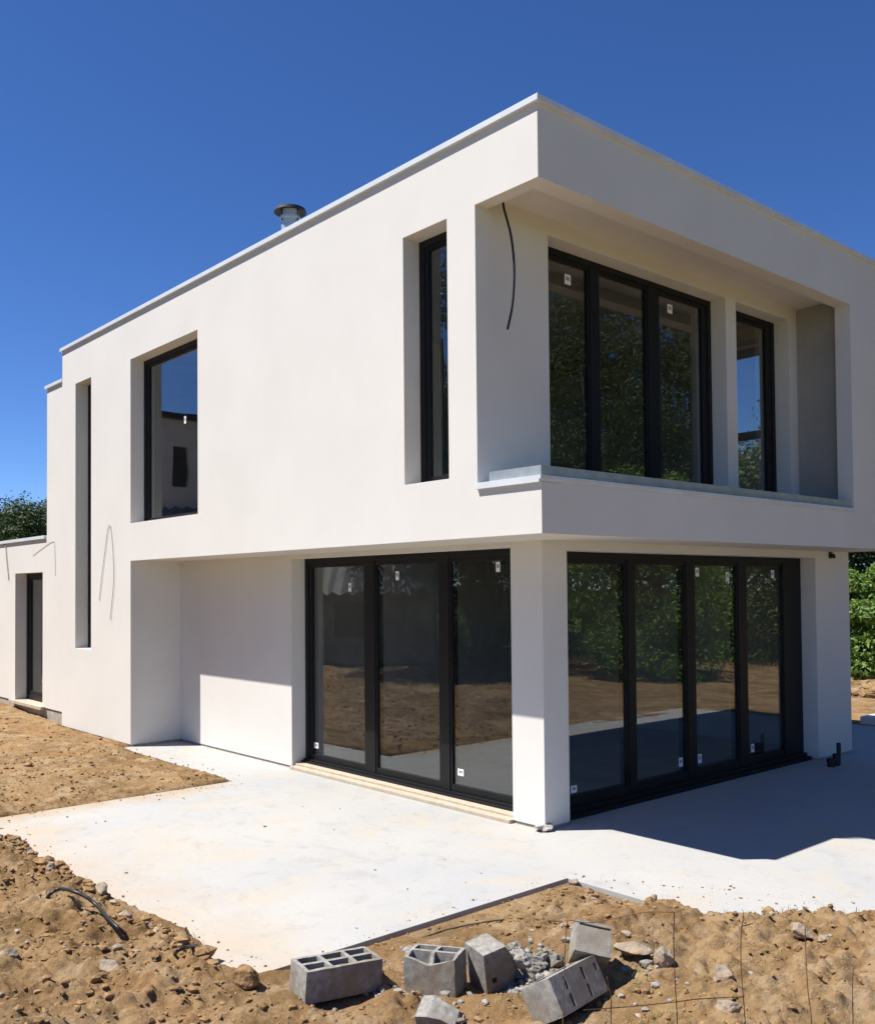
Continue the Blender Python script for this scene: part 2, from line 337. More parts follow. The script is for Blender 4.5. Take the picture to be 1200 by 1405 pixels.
# ------------------------------------------------------------------ house
H = thing('modern_house', 'white rendered two storey cubic house with dark framed windows and corner balcony', 'house', (-5, 3, 0))
H.location = (0, 0, 0)
XL, X1, W, ZR, ZO, ZB, ZS = -10.61, -.746, 6.77, 6.23, 5.56, 3.12, 2.65
XA, d, XC, XP1, XP2, YP, Y4 = -7.925, .767, -4.915, -1.108, -.705, 1.109, 5.868
wall = sol('wall', [B(XL, 0, 0, W, ZS, ZR-.05), B(XL, XA, 0, W, .03, ZS), B(XA, XP2, d, W, .03, ZS)], M['render'], H,
  subs=[(B(XL+.4, 0-.35, .35, W-.35, ZR-.3, ZR), 0),                           # roof well behind the parapet
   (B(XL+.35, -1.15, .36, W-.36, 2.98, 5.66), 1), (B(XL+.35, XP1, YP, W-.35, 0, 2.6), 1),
   (B(X1, -.19, .15, 5.6, 2.92, 5.68), 0), (B(X1, -.19, .0, 5.45, ZB-.05, ZO), 0), (B(X1, 0, 0, 5.45, ZB-.05, ZO), 0),
   (B(-7.926, -5.883, 0, .36, 3.19, 5.55), 0), (B(-10.03, -9.385, 0, 1.2, 1.318, 5.55), 0), (B(-1.739, -1.114, 0, .36, 3.195, 5.55), 0),
   (B(XC, XP1, d, YP, 0, 2.6), 0), (B(XP1, XP2, YP, Y4, 0, 2.56), 0),
   (B(-1.15, X1, .943, 3.96, 3.0, 5.52), 0), (B(-1.15, X1, 4.178, 5.38, 3.0, 5.52), 0),
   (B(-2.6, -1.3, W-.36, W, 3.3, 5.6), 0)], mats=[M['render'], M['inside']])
bv = wall.modifiers.new('bevel', 'BEVEL'); bv.width = .008; bv.segments = 2; bv.limit_method = 'ANGLE'; bv.angle_limit = .6
for b_ in (B(XL+.012, XA-.012, .012, 1.0, -.12, .03), B(XA-.1, XC, d+.012, 1.0, 0, .03), B(XP1+.012, XP2-.012, d+.012, YP-.012, 0, .03), B(-.9, XP2-.012, Y4+.012, W-.012, 0, .03)):
    sol('plinth', [b_], M['plinth'], H)
def ring(name, x0, x1, y0, y1, z0, z1, t, m, parent): return sol(name, [B(x0, x1, y0, y1, z0, z1)], m, parent, subs=[B(x0+t, x1-t, y0+t, y1-t, z0, z1)], bevel=.004)
ring('roof_coping', XL-.035, .035, -.035, W+.035, ZR-.055, ZR, .42, M['coping'], H)
sol('roof_membrane', [B(XL+.41, -.36, .36, W-.36, ZR-.32, ZR-.295)], M['plinth'], H)
sol('balcony_end_overlay', [B(X1+.002, -.192, 5.575, 5.597, 2.975, 5.675)], M['taupe'], H)  # thin sheet added over the end wall to make it darker
sol('balcony_floor', [B(X1+.002, -.202, .202, 5.598, 2.93, 2.97)], M['floor'], H)
bc = sol('balcony_coping', [B(X1+.002, .0, -.03, .2, ZB-.055, ZB), B(0, .018, -.03, .2, ZB-.03, ZB), B(-.2, .018, .2, 5.448, ZB-.03, ZB), B(-.2, -.003, .2, 5.448, ZB-.055, ZB-.03)], M['coping'], H, bevel=.003)
sol('flashing', [B(-.62, -.022, .02, .05, ZB, ZB+.088), B(-.052, -.022, .05, 5.446, ZB, ZB+.088)], M['zinc'], bc)
# lower wings at the far end
wing = sol('wing_wall', [B(-11.42, XL, .035, W-.2, .24, 5.72), B(-17, -11.42, .035, W-.2, .24, 3.16)], M['render'], H,
    subs=[(B(-13.06, -11.62, .035, .5, .24, 2.56), 0), (B(-16.6, -11.0, .5, 6, .24, 2.8), 1)], mats=[M['render'], M['inside']])
tag(wing, 'lower stepped wing of the house with a narrow door')
sol('plinth', [B(-17, XL, .055, .5, -.12, .24)], M['plinth'], H)
sol('roof_coping', [B(-11.455, XL-.037, 0, .36, 5.69, 5.745), B(-17, -11.457, 0, .36, 3.13, 3.185)], M['coping'], H, bevel=.004)
# windows: frame mesh (part) > panes, stickers
def window(name, ax, pl, a0, a1, z0, z1, div, outer=.07, stile=.06, rail=.07, top=.07, bot=.09, dep=.07, label=None, sgn=1, bars=(), widths=None, pane_back=.02):
    """opening in plane axis ax (0: x=pl, faces +x; 1: y=pl, faces -y)"""
    def bx(u0, u1, p0, p1, v0, v1): return B(u0, u1, p0, p1, v0, v1) if ax == 1 else B(p0, p1, u0, u1, v0, v1)
    o0, o1 = (pl, pl+dep) if ax == 1 else (pl-dep, pl)
    adds = [bx(a0, a0+outer, o0, o1, z0, z1), bx(a1-outer, a1, o0, o1, z0, z1), bx(a0+outer, a1-outer, o0, o1, z1-top, z1), bx(a0+outer, a1-outer, o0, o1, z0, z0+bot)]
    # sash profile set a little back from the outer frame
    q0, q1 = (pl+.015, pl+dep-.01) if ax == 1 else (pl-dep+.01, pl-.015)
    cuts = [a0+outer]+[c for m_ in div for c in m_]+[a1-outer]
    for (m0, m1) in div:
        adds.append(bx(m0+.03, m1-.03, o0+.004, o1-.004, z0+bot, z1-top)); adds.append(bx(m0, m1, q0, q1, z0+bot, z1-top))
    cells = [(cuts[2*i], cuts[2*i+1]) for i in range(len(div)+1)]; gl = []
    for i, (c0, c1) in enumerate(cells):
        adds += [bx(c0, c1, q0, q1, z0+bot, z0+bot+rail), bx(c0, c1, q0, q1, z1-top-rail*.7, z1-top)]
        l = c0+(stile if i == 0 else 0); r = c1-(stile if i == len(cells)-1 else 0)
        if i == 0: adds.append(bx(c0, l, q0, q1, z0+bot, z1-top))
        if i == len(cells)-1: adds.append(bx(r, c1, q0, q1, z0+bot, z1-top))
        for zb_ in bars: adds.append(bx(c0, c1, q0, q1, zb_-.06, zb_+.06))
        gl.append((l, r))
    fr = sol(name, adds, M['frame'], H, bevel=.003)
    if label: tag(fr, label)
    g0 = (pl+.035, pl+.043) if ax == 1 else (pl-.043, pl-.035)
    for l, r in gl: sol('pane', [bx(l-.008, r+.008, g0[0], g0[1], z0+bot+rail-.008, z1-top-rail*.7+.008)], M['glass'], fr)
    fr['plane'] = g0[0] if ax == 1 else g0[1]
    return fr
def sticker(fr, ax, px, py, w_=.055, h_=.1):
    pl = fr['plane']-.002 if ax == 1 else fr['plane']+.002; c = P(px, py, ax, pl)
    if ax == 1: b0 = B(c[0]-w_/2, c[0]+w_/2, pl-.0015, pl, c[2]-h_/2, c[2]+h_/2); b1 = B(c[0]-w_*.3, c[0]+w_*.3, pl-.003, pl-.0015, c[2]-h_*.1, c[2]+h_*.28)
    else: b0 = B(pl, pl+.0015, c[1]-w_/2, c[1]+w_/2, c[2]-h_/2, c[2]+h_/2); b1 = B(pl+.0015, pl+.003, c[1]-w_*.3, c[1]+w_*.3, c[2]-h_*.1, c[2]+h_*.28)
    v, f, _ = solid([b0]); v2, f2, _ = solid([b1])
    me('sticker', v+v2, f+[[i+len(v) for i in q_] for q_ in f2], M['sticker'], fr, mats=[M['sticker'], M['print']], mi=[0]*len(f)+[1]*len(f2))
lw = window('sliding_door', 1, .967, XC, XP1, .03, 2.6, [(-3.70, -3.46), (-2.39, -2.19)], outer=.075, stile=.06, rail=.075, top=.06, bot=.07, dep=.12, label='three panel sliding door facing the sunlit terrace')
for a in ((480, 806), (545, 790), (683, 778)): sticker(lw, 1, *a)
for a in ((434, 1023), (632, 1060)): sticker(lw, 1, *a, .09, .07)
rw = window('sliding_door', 0, -.905, YP, Y4, .03, 2.56, [(2.26, 2.43), (3.31, 3.52), (4.37, 4.60)], outer=.07, stile=.06, rail=.075, top=.06, bot=.07, dep=.12, label='four panel sliding door in the shaded side')
sol('side_panel', [B(-.955, -.9, 5.42, 5.80, .10, 2.5)], M['frame'], rw)
for a in ((956, 785), (997.5, 791), (1059.5, 788), (933.6, 1046), (959.6, 1041), (1032, 1026.6)): sticker(rw, 0, *a, .07, .1)
sticker(rw, 0, 787, 1083, .09, .07)
b1 = window('window', 0, -.94, .943, 3.96, 3.0, 5.52, [(1.76, 1.95), (2.725, 2.975)], stile=.10, rail=.06, top=.06, label='three panel balcony window with shade reflections')
for a in ((778.4, 383.5), (918.5, 423.7)): sticker(b1, 0, *a, .09, .1)
b2 = window('window', 0, -.94, 4.178, 5.38, 3.0, 5.52, [], stile=.12, rail=.06, top=.06, label='narrow single balcony window near the far end')
ul = window('window', 1, .2, -7.926, -5.883, 3.19, 5.55, [], stile=.07, rail=.04, top=.07, bot=.03, label='large upper window at the left of the sunlit wall')
sticker(ul, 1, 254, 576)
sl = window('window', 1, .2, -10.03, -9.385, 1.318, 5.55, [], label='very tall slot window spanning both storeys')
nw = window('window', 1, .2, -1.739, -1.114, 3.195, 5.55, [], stile=.05, rail=.05, bot=.03, label='tall narrow upper window next to the balcony')
zt = float(P(1038, 596, 1, W-.2)[2])
rr_ = window('window', 1, W-.2, -2.6, -1.3, 3.3, 5.6, [], bars=(zt,), label='rear window seen through the balcony room')
dw = window('door', 1, .235, -13.06, -11.62, .25, 2.56, [], outer=.09, stile=.09, label='narrow glazed door in the low wing')
sol('door_sill', [B(-13.2, -11.5, -.04, .23, .2, .255)], M['sill'], H, bevel=.004)
sol('door_sill', [B(-4.9, XP1-.002, .72, .965, 0, .035), B(-4.9, XP1-.002, .80, .965, .035, .062)], M['sill'], H, bevel=.004)
sol('door_track', [B(XC+.002, XP1-.002, .90, .966, .062, .085), B(XC+.002, XP1-.002, .935, .966, .085, .105)], M['frame'], lw)
sol('door_track', [B(-.90, -.80, YP+.002, Y4-.002, 0, .045), B(-.90, -.86, YP+.002, Y4-.002, .045, .085)], M['frame'], rw)
# interior floors and a partition, dimly seen through the panes
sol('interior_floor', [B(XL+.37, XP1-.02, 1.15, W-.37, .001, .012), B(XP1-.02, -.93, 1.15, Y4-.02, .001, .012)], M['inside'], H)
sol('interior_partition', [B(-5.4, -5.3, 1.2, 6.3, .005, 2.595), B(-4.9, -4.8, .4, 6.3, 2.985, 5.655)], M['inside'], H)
# flue
fc = P(398, 300, 1, 1.1); fx, fy = float(fc[0]), 1.1; zt_ = float(P(398, 284, 1, 1.1)[2]); s = float(P(410, 300, 1, 1.1)[0]-P(386, 300, 1, 1.1)[0])
D_ = (np.array([fx, fy, 6.8])-CP)@fwd; r_ = 12/F*D_
fl = lathe('chimney_flue', [(r_, ZR-.32), (r_, zt_-.17), (r_*1.12, zt_-.165), (r_*1.12, zt_-.13), (r_, zt_-.125), (r_, zt_-.05), (0, zt_-.05)], M['steel'], H, c=(fx, fy, 0))
lathe('flue_cowl', [(0, zt_-.0), (r_*1.75, zt_-.035), (r_*1.85, zt_-.075), (r_*1.75, zt_-.07), (r_*.7, zt_-.03), (0, zt_-.03)], M['darksteel'], fl, c=(fx, fy, 0))
for a in (0.4, 2.5, 4.6):
    x_, y_ = fx+r_*1.02*math.cos(a), fy+r_*1.02*math.sin(a); sol('cowl_bracket', [B(x_-.012, x_+.012, y_-.004, y_+.004, zt_-.2, zt_-.05)], M['darksteel'], fl)
# ------------------------------------------------------------------ loose cables, fittings
tag(tube('hanging_cable', [P(689, 262, 1, .25)]+[P(a, b, 1, .25) for a, b in ((691, 285), (700.7, 322.7), (705.3, 369), (703, 416), (696, 452))], .011, M['black']), 'black electric cable hanging from the corner balcony ceiling', 'cable')
def wallcord(pts, y, r, m, label):
    q_ = [P(a, b, 1, y) for a, b in pts]; return tag(tube('loose_cord', q_, r, m), label, 'cord')
wallcord([(136, 824), (139, 795), (144, 755), (148, 725), (151, 722), (154, 745), (156, 790), (153, 830), (151, 850)], -.012, .004, M['cord'], 'thin grey cord looped on the wall beside the tall slot window')
wallcord([(45, 762), (58, 752), (72, 743), (75, 750), (76, 790)], .028, .003, M['cord'], 'thin grey cord sagging at the step between wing and house')
wallcord([(0, 746), (7, 748), (9, 765), (12, 796)], .02, .008, M['plinth'], 'grey cord hanging below the coping of the low wing')
c = P(1138, 762, 0, XP2)
v1 = thing('wall_bracket', 'small black wall light stub high on the far pillar', 'light bracket', (XP2, c[1], c[2]))
v, f, _ = solid([B(0, .02, -.035, .035, -.04, .04)]); me('back_plate', v, f, M['black'], v1)
tube('socket', [(.02, 0, .0), (.05, 0, .0), (.06, 0, -.04)], .018, M['black'], v1)
c = P(1140, 1050, 2, .02)
v1 = thing('pipe_stub', 'black plastic pipe stubs rising from slab at the far pillar', 'pipe', (c[0], c[1], 0))
for k, (dx, dy, h_, rr) in enumerate(((0, 0, .10, .045), (.0, .14, .14, .04), (-.02, .24, .26, .022))):
    lathe('pipe', [(rr, 0), (rr, h_*.55), (rr*1.2, h_*.56), (rr*1.2, h_), (rr*.9, h_), (rr*.9, h_-.04), (0, h_-.04)], M['black'], v1, c=(dx, dy, 0), seg=16)
# ------------------------------------------------------------------ concrete blocks
def block(label, pos, e, dim, cells, wallt=.028, extra=(), sink=None, rot_name='concrete_block', through=False, chip=.008, amp=1.0):
    L_, Wd, Hh = dim; x0, y0, z0 = -L_/2, -Wd/2, -Hh/2
    adds = [B(-L_/2, L_/2, -Wd/2, Wd/2, -Hh/2, Hh/2)]; subs = []
    if cells:
        nx_, ny_ = cells; cw = (L_-wallt*(nx_+1))/nx_; ch = (Wd-wallt*(ny_+1))/ny_
        for i in range(nx_):
            for j in range(ny_):
                a = -L_/2+wallt+i*(cw+wallt); b_ = -Wd/2+wallt+j*(ch+wallt)
                subs.append(B(a, a+cw, b_, b_+ch, -Hh/2+.025, Hh/2))
    subs += list(extra); v, f, _ = solid(adds, subs); bm = bmesh.new()
    vs_ = [bm.verts.new(q_) for q_ in v]
    for q_ in f: bm.faces.new([vs_[i] for i in q_])
    if amp == 1: bmesh.ops.subdivide_edges(bm, edges=[e_ for e_ in bm.edges if e_.calc_length() > .03], cuts=2, use_grid_fill=True)
    for v_ in bm.verts:
        n_ = mn.noise_vector(v_.co*23+Vector(pos)*7)*.0022+mn.noise_vector(v_.co*70)*.0012; v_.co += n_*amp
        u = Vector((abs(v_.co.x)/(L_/2), abs(v_.co.y)/(Wd/2), abs(v_.co.z)/(Hh/2))); k_ = sum(1 for t_ in u if t_ > .93)
        if k_ >= 2: v_.co *= 1-chip*(.3+abs(mn.noise(v_.co*31+Vector(pos)*3))*2.5)*(2 if k_ == 3 else 1)
        if sink: sink(v_)
    me_ = bpy.data.meshes.new(rot_name); bm.to_mesh(me_); bm.free(); me_.materials.append(M['block'])
    o = bpy.data.objects.new(rot_name, me_); COL.objects.link(o); o.location = pos; o.rotation_euler = e
    return tag(o, label, 'concrete block', 'concrete blocks dumped on the earth')
block('upright grey hollow block with six open cells, leftmost of the blocks', (.778, -2.59, .056), (.025, .056, 1.416), (.47, .215, .175), (3, 2), .024)
def sk2(v_):
    if v_.co.z > .02 and v_.co.y < -.04: v_.co.z -= .05*max(0, min(1, 1-abs(v_.co.x)/.17))+.012*mn.noise(v_.co*30)
block('short hollow block with four open cells and a broken front rim', (1.10, -2.135, .05), (-.042, -.037, .503), (.305, .205, .215), (2, 2), .022, sink=sk2, chip=.015)
def sk3(v_):
    if v_.co.x > .05: v_.co.x += .035*(1-min(1, abs(v_.co.z)/.11))-.03*max(0, v_.co.z/.12)
block('solid faced half block with one small round hole, pale on top', (1.265, -1.872, .07), (.096, -.172, 1.392), (.185, .19, .245), None, extra=[B(-.05, -.018, -.11, -.03, -.065, -.032)], sink=sk3)
block('long slotted block lying tilted on its side, rightmost at the front', (1.86, -1.896, .108), (-.512, .074, 1.792), (.50, .185, .19), None, .026, chip=.003, amp=.25,
   extra=[B(a, a+.026, -.1, -.035, c0, c0+.064) for a in (-.13, .06) for c0 in (-.078, .008)]+[B(.2, .225, -.1, -.05, .02, .06), B(-.215, -.03, -.01, .07, -.05, .1), B(-.005, .2, -.01, .07, -.05, .1)])
block('pale half block leaning on top of the tilted slotted block', (1.747, -1.559, .225), (-.768, .214, .8), (.201, .179, .179), None, extra=[B(-.085, .09, -.1, -.055, .06, .073)])
def rock(name, label, cat, pos, size, m, seed, group=None, e=(0, 0, 0), sub=3, rough=.35, angular=True):
    bm = bmesh.new(); bmesh.ops.create_icosphere(bm, subdivisions=sub, radius=1); sv = Vector((seed*3.7, seed*1.3, seed*.7))
    pl = []; rr = random.Random(seed)
    for k in range(9):
        n_ = Vector((rr.gauss(0, 1), rr.gauss(0, 1), rr.gauss(0, 1))).normalized(); pl.append((n_, rr.uniform(.5, .85)))
    for v_ in bm.verts:
        if angular:
            for n_, h_ in pl:
                t_ = v_.co.dot(n_)
                if t_ > h_: v_.co -= n_*(t_-h_)
        v_.co *= 1+rough*mn.noise(v_.co*1.6+sv)*.6+rough*.25*mn.noise(v_.co*6+sv); v_.co = Vector((v_.co.x*size[0], v_.co.y*size[1], v_.co.z*size[2]))
    d_ = bpy.data.meshes.new(name); bm.to_mesh(d_); bm.free(); d_.materials.append(m)
    o = bpy.data.objects.new(name, d_); COL.objects.link(o); o.location = pos; o.rotation_euler = e
    return tag(o, label, cat, group) if label else o
def on(px, py, z=.08, up_=0):
    c_ = P(px, py, 2, z)
    for _ in range(4): c_ = P(px, py, 2, g1(c_[0], c_[1])+up_)
    return c_
c = on(602, 1396, up_=.03)
def sk6(v_):
    if v_.co.z > .0: v_.co.z -= .9*max(0, v_.co.x+.02)*.55; v_.co.x *= .8
    v_.co.y *= 1-.25*(v_.co.x > .03)
block('pale wedge shaped corner of a broken block at the bottom edge', tuple(c), (.25, -.1, .55), (.24, .17, .13), None, sink=sk6, chip=.02)
c = on(727, 1322, up_=.05)
rock('block_fragment', 'rough crumbled block fragment between the half block and leaning block', 'block fragment', c, (.11, .1, .085), M['block'], 8, e=(.5, .2, 1.1), rough=.9, sub=4)
c = on(712, 1338, up_=.02)
rock('block_fragment', 'small shard of block wedged under the crumbled fragment', 'block fragment', c, (.07, .04, .03), M['block'], 15, rough=.7, e=(.4, 0, .6))
c = on(762, 1318, up_=.03)
rock('block_fragment', 'grey shard standing between the crumbled fragment and leaning block', 'block fragment', c, (.05, .035, .07), M['block'], 16, rough=.7, e=(.4, .5, .6))
c = on(700, 1300, up_=.02)
rock('block_fragment', 'small pale crumb of block behind the half block with the hole', 'block fragment', c, (.07, .05, .035), M['block'], 9, rough=.7)
c = on(758, 1345, up_=.03)
rock('block_fragment', 'small angular block chip beside the tilted slotted block', 'block fragment', c, (.05, .06, .05), M['block'], 12, rough=.6)
c = P(758, 1136, 2, .0)
rock('mortar_lump', 'crumbled grey mortar lump at the foot of the corner pillar', 'mortar lump', (XP2-.03, d+.02, .03), (.07, .11, .045), M['plinth'], 21, rough=.8)
for (px, py, sx, sy, sz, sd_, e_, lb) in (
    (911, 1315, .055, .05, .075, 31, (.2, .3, .4), 'grey upright stone left of the pale wedge stone on the heap'),
    (992, 1336, .085, .06, .05, 32, (.1, -.2, .9), 'pale angular wedge stone in the middle of the right heap'),
    (1000, 1384, .07, .05, .035, 33, (0, .1, .5), 'small dark edged stone lowest on the right heap'),
    (868, 1303, .12, .07, .03, 34, (.1, .1, .6), 'flat pale slab of hardened earth behind the stones'),
    (1098, 1280, .09, .06, .05, 35, (.1, .2, .2), 'brown stone near the crest of the right heap'),
    (1130, 1290, .05, .05, .035, 41, (.1, .2, .2), 'small dark stone just right of the brown crest stone'),
    (897, 1234, .025, .025, .035, 36, (0, 0, 0), 'tiny dark stone alone where earth meets the slab'),
    (788, 1212, .05, .035, .03, 37, (0, 0, 1), 'small pale stone at the inner corner of the slab'),
    (69, 1192, .06, .05, .05, 38, (.4, 0, 0), 'dark pointed stone on the left edge of the slab'),
    (340, 1345, .10, .08, .075, 39, (.2, .1, .3), 'large earthy rock left of the leftmost concrete block'),
    (150, 1328, .07, .05, .05, 40, (.2, .1, .3), 'pale clod like stone in the left foreground earth'),
    (10, 1310, .06, .06, .04, 42, (.2, .1, .3), 'pale stone at the left edge of the foreground'),
    (140, 1222, .10, .05, .05, 43, (.2, .1, -.3), 'flat whitish stone behind the curved black pipe'),
    (40, 1048, .12, .06, .04, 44, (.0, .0, .0), 'flat dark clod in the tracked earth left of the terrace'),
    (860, 1281, .035, .03, .02, 45, (.0, .0, .0), 'small dark pebble behind the flat earth slab')):
    rock('stone', lb, 'stone', on(px, py, up_=sz*.45), (sx, sy, sz), M['stone'] if sd_ not in (39, 44) else M['clod'], sd_, 'loose stones in the earth', e_, rough=.3)
# scattered clods and gravel: one mesh
def clods():
    ico = bmesh.new(); bmesh.ops.create_icosphere(ico, subdivisions=1, radius=1); bv_ = np.array([v_.co[:] for v_ in ico.verts]); bf = [[v_.index for v_ in f_.verts] for f_ in ico.faces]; ico.free()
    V = []; Fc = []; mi = []; k = 0
    def put(x, y, s_):
        nonlocal k
        z = g1c[k_]; q_ = bv_*rng.uniform(.65, 1.25, (len(bv_), 1))*np.array([s_*rng.uniform(.7, 1.4), s_*rng.uniform(.7, 1.4), s_*rng.uniform(.5, .9)])
        a_ = rng.uniform(0, 6.28); c_, s2 = math.cos(a_), math.sin(a_); q_ = q_@np.array([[c_, s2, 0], [-s2, c_, 0], [0, 0, 1]])
        n0 = len(V); V.extend((q_+np.array([x, y, z+s_*.25])).tolist()); Fc.extend([[i+n0 for i in f_] for f_ in bf]); mi.extend([1 if rng.random() < .09 else 0]*len(bf))
    xs, ys, ss = [], [], []
    for (n_, x0, x1, y0, y1, smin, smax) in ((2600, -3.6, 2.6, -4.3, -2.93, .006, .032), (1500, .38, 3.6, -2.9, .9, .005, .026), (520, -4.9, .3, -3.15, -2.85, .01, .06), (1600, -3.6, 2.6, -4.3, -2.93, .004, .016), (1500, .38, 3.6, -2.9, .9, .004, .014), (240, .4, 2.6, -.6, 1., .01, .045), (1300, -12, -4.74, -4.6, -.2, .006, .03), (1500, -8, -4.74, -3.6, -.2, .004, .02), (60, .3, 1.6, -3, -.2, .01, .03)):
        for _ in range(n_):
            xs.append(rng.uniform(x0, x1)); ys.append(rng.uniform(y0, y1)); ss.append(smin+(smax-smin)*rng.random()**3)
    xs, ys, ss = map(np.array, (xs, ys, ss)); dd = sdf(xs, ys, SLABV); kp = (dd > .02) & ((fbm(xs*1.7, ys*1.7, 61, 3)+.25*rng.random(len(xs)) > -.02) | (rng.random(len(xs)) < .22)); xs, ys, ss = xs[kp], ys[kp], ss[kp]; g1c = gh(xs, ys)
    ex, ey, es = [], [], []                  # crumbs spilled on to the slab
    for (n_, a, b_, w_) in ((230, (-4.7, -2.93), (.3, -2.93), .14), (90, (.36, -2.8), (.36, -.15), .10), (200, (-4.72, -.2), (-4.72, -2.9), .2), (90, (-4.8, -.1), (-7.9, -.1), .1), (120, (.5, -.1), (3, 1.1), .15), (50, (-4, -1), (0, -1.4), 1.6)):
        for _ in range(n_):
            t_ = rng.random(); ex.append(a[0]+(b_[0]-a[0])*t_+rng.normal()*w_); ey.append(a[1]+(b_[1]-a[1])*t_+rng.normal()*w_); es.append(.003+.011*rng.random()**3)
    ex, ey, es = map(np.array, (ex, ey, es)); ok = sdf(ex, ey, SLABV) < -.01; xs = np.r_[xs, ex[ok]]; ys = np.r_[ys, ey[ok]]; ss = np.r_[ss, es[ok]]; g1c = np.r_[g1c, np.zeros(ok.sum())]
    n1 = len(xs); cx_, cy_, cs_ = [], [], []
    for (x0, y0, sg, n_) in ((1.38, -1.62, .13, 190), (1.5, -1.75, .10, 130), (1.2, -1.6, .16, 90), (1.0, -2.35, .09, 50), (1.95, -1.35, .2, 60), (.75, -2.2, .15, 40), (1.45, -2.35, .12, 40)):
        for _ in range(n_): cx_.append(rng.normal(x0, sg)); cy_.append(rng.normal(y0, sg)); cs_.append(.004+.03*rng.random()**3)
    cx_, cy_, cs_ = map(np.array, (cx_, cy_, cs_)); xs = np.r_[xs, cx_]; ys = np.r_[ys, cy_]; ss = np.r_[ss, cs_]; g1c = np.r_[g1c, gh(cx_, cy_)]
    for k_ in range(len(xs)):
        if k_ == n1: chips = len(mi)
        put(xs[k_], ys[k_], ss[k_])
    mi[chips:] = [2]*(len(mi)-chips)
    o = me('clods', V, Fc, None, mats=[M['clod'], M['stone'], M['block']], mi=mi, smooth=False); tag(o, 'small clods and gravel strewn over the dug earth', 'clods', kind='stuff')
clods()
V = []; Fc = []
for (px, py, n_, sp, hh) in ((852, 1338, 60, .09, .05), (1052, 1246, 45, .10, .035), (1000, 1247, 20, .05, .03), (1100, 1245, 26, .12, .035), (1150, 1249, 26, .1, .04), (930, 1405, 22, .1, .03), (120, 1262, 26, .08, .03), (262, 1285, 20, .06, .04), (1060, 1330, 30, .12, .03), (890, 1400, 30, .08, .035)):
    c_ = P(px, py, 2, .08); xs = rng.normal(c_[0], sp, n_); ys = rng.normal(c_[1], sp, n_); zs = gh(xs, ys)
    for x_, y_, z_ in zip(xs, ys, zs):
        a = rng.uniform(0, 6.28); l = hh*rng.uniform(.5, 1.5); d1 = np.array([math.cos(a), math.sin(a), 0]); d2 = np.array([-d1[1], d1[0], 0]); p_ = np.array([x_, y_, z_-.005]); n0 = len(V)
        V += [p_-d2*.0022, p_+d2*.0022, p_+d1*l*.3+np.array([0, 0, l*.7])+d2*.0016, p_+d1*l*.3+np.array([0, 0, l*.7])-d2*.0016, p_+d1*l*.8+np.array([0, 0, l])]; Fc += [(n0, n0+1, n0+2, n0+3), (n0+3, n0+2, n0+4)]
tag(me('weeds', V, Fc, M['lawn']), 'sparse small weeds sprouting from the earth', 'weeds', kind='stuff')
# ------------------------------------------------------------------ pipes and wires in the earth
def arc(name, pts, z0, r, label, cat, m='black'):
    q_ = []
    n_ = len(pts)
    for i, (a, b, h_) in enumerate(pts):
        c_ = on(a, b); q_.append(P(a, b, 2, float(g1(c_[0], c_[1]))+h_))
    return tag(tube(name, q_, r, M[m]), label, cat)
arc('black_pipe', [(62, 1236, -.02), (70, 1226, .03), (82, 1220, .07), (100, 1223, .09), (118, 1231, .09), (134, 1244, .08), (150, 1262, .05), (166, 1277, .02), (176, 1284, -.03)], 0, .012, 'longer black plastic pipe arching out of the left foreground earth', 'pipe')
arc('black_pipe', [(155, 1236, -.02), (158, 1227, .03), (166, 1225, .06), (176, 1232, .05), (185, 1247, -.02)], 0, .012, 'short black pipe loop just right of the longer arched pipe', 'pipe')
arc('black_pipe', [(238, 1312, -.02), (246, 1303, .03), (262, 1299, .05), (282, 1297, .06), (297, 1303, .05), (302, 1316, -.02)], 0, .011, 'black pipe hoop sticking out at the front edge of slab', 'pipe')
arc('thin_wire', [(252, 1277, .05), (258, 1270, .09), (262, 1274, .06), (268, 1266, .1)], 0, .003, 'thin bent wire over the front edge of slab', 'wire', 'rust')
arc('thin_wire', [(575, 1289, -.01), (620, 1274, .006), (690, 1262, -.006), (740, 1262, .006), (800, 1268, -.01)], 0, .006, 'grey cord half buried behind the blocks', 'wire', 'bark')
wf = thing('wire_fence', 'thin rusty wire mesh fence standing in the right foreground', 'wire fence', (0, 0, 0))
def wr(pts, r=.002, D=3.9, nm='wire'):
    q_ = [Dp(a, b, D) for a, b in pts]; return tube(nm, q_, r, M['rust'], wf, seg=6, res=4)
def down(px, py, D=3.9):                    # continue a wire to the earth
    c_ = Dp(px, py, D); return (c_[0], c_[1], g1(c_[0], c_[1])-.02)
for pts in ([(925, 1250), (924, 1290), (926, 1350), (929, 1405)], [(1020, 1252), (1016, 1290), (1017, 1340), (1022, 1405)], [(1104, 1270), (1105, 1310), (1108, 1360), (1113, 1405)],
            [(1170, 1328), (1169, 1360), (1170, 1405)], [(778, 1262), (775, 1300), (774, 1340), (772, 1405)], [(832, 1340), (838, 1370), (838, 1405)]):
    q_ = [Dp(a, b, 3.9) for a, b in pts]+[down(*pts[-1])]; tube('wire', q_, .002, M['rust'], wf, seg=6, res=4)
wr([(815, 1266), (850, 1259), (885, 1252), (925, 1252)]); wr([(1016, 1271), (1024, 1270), (1033, 1267)]); wr([(800, 1386), (860, 1382), (928, 1375), (960, 1371), (1021, 1368)])
wr([(778, 1262), (800, 1266), (815, 1266)])
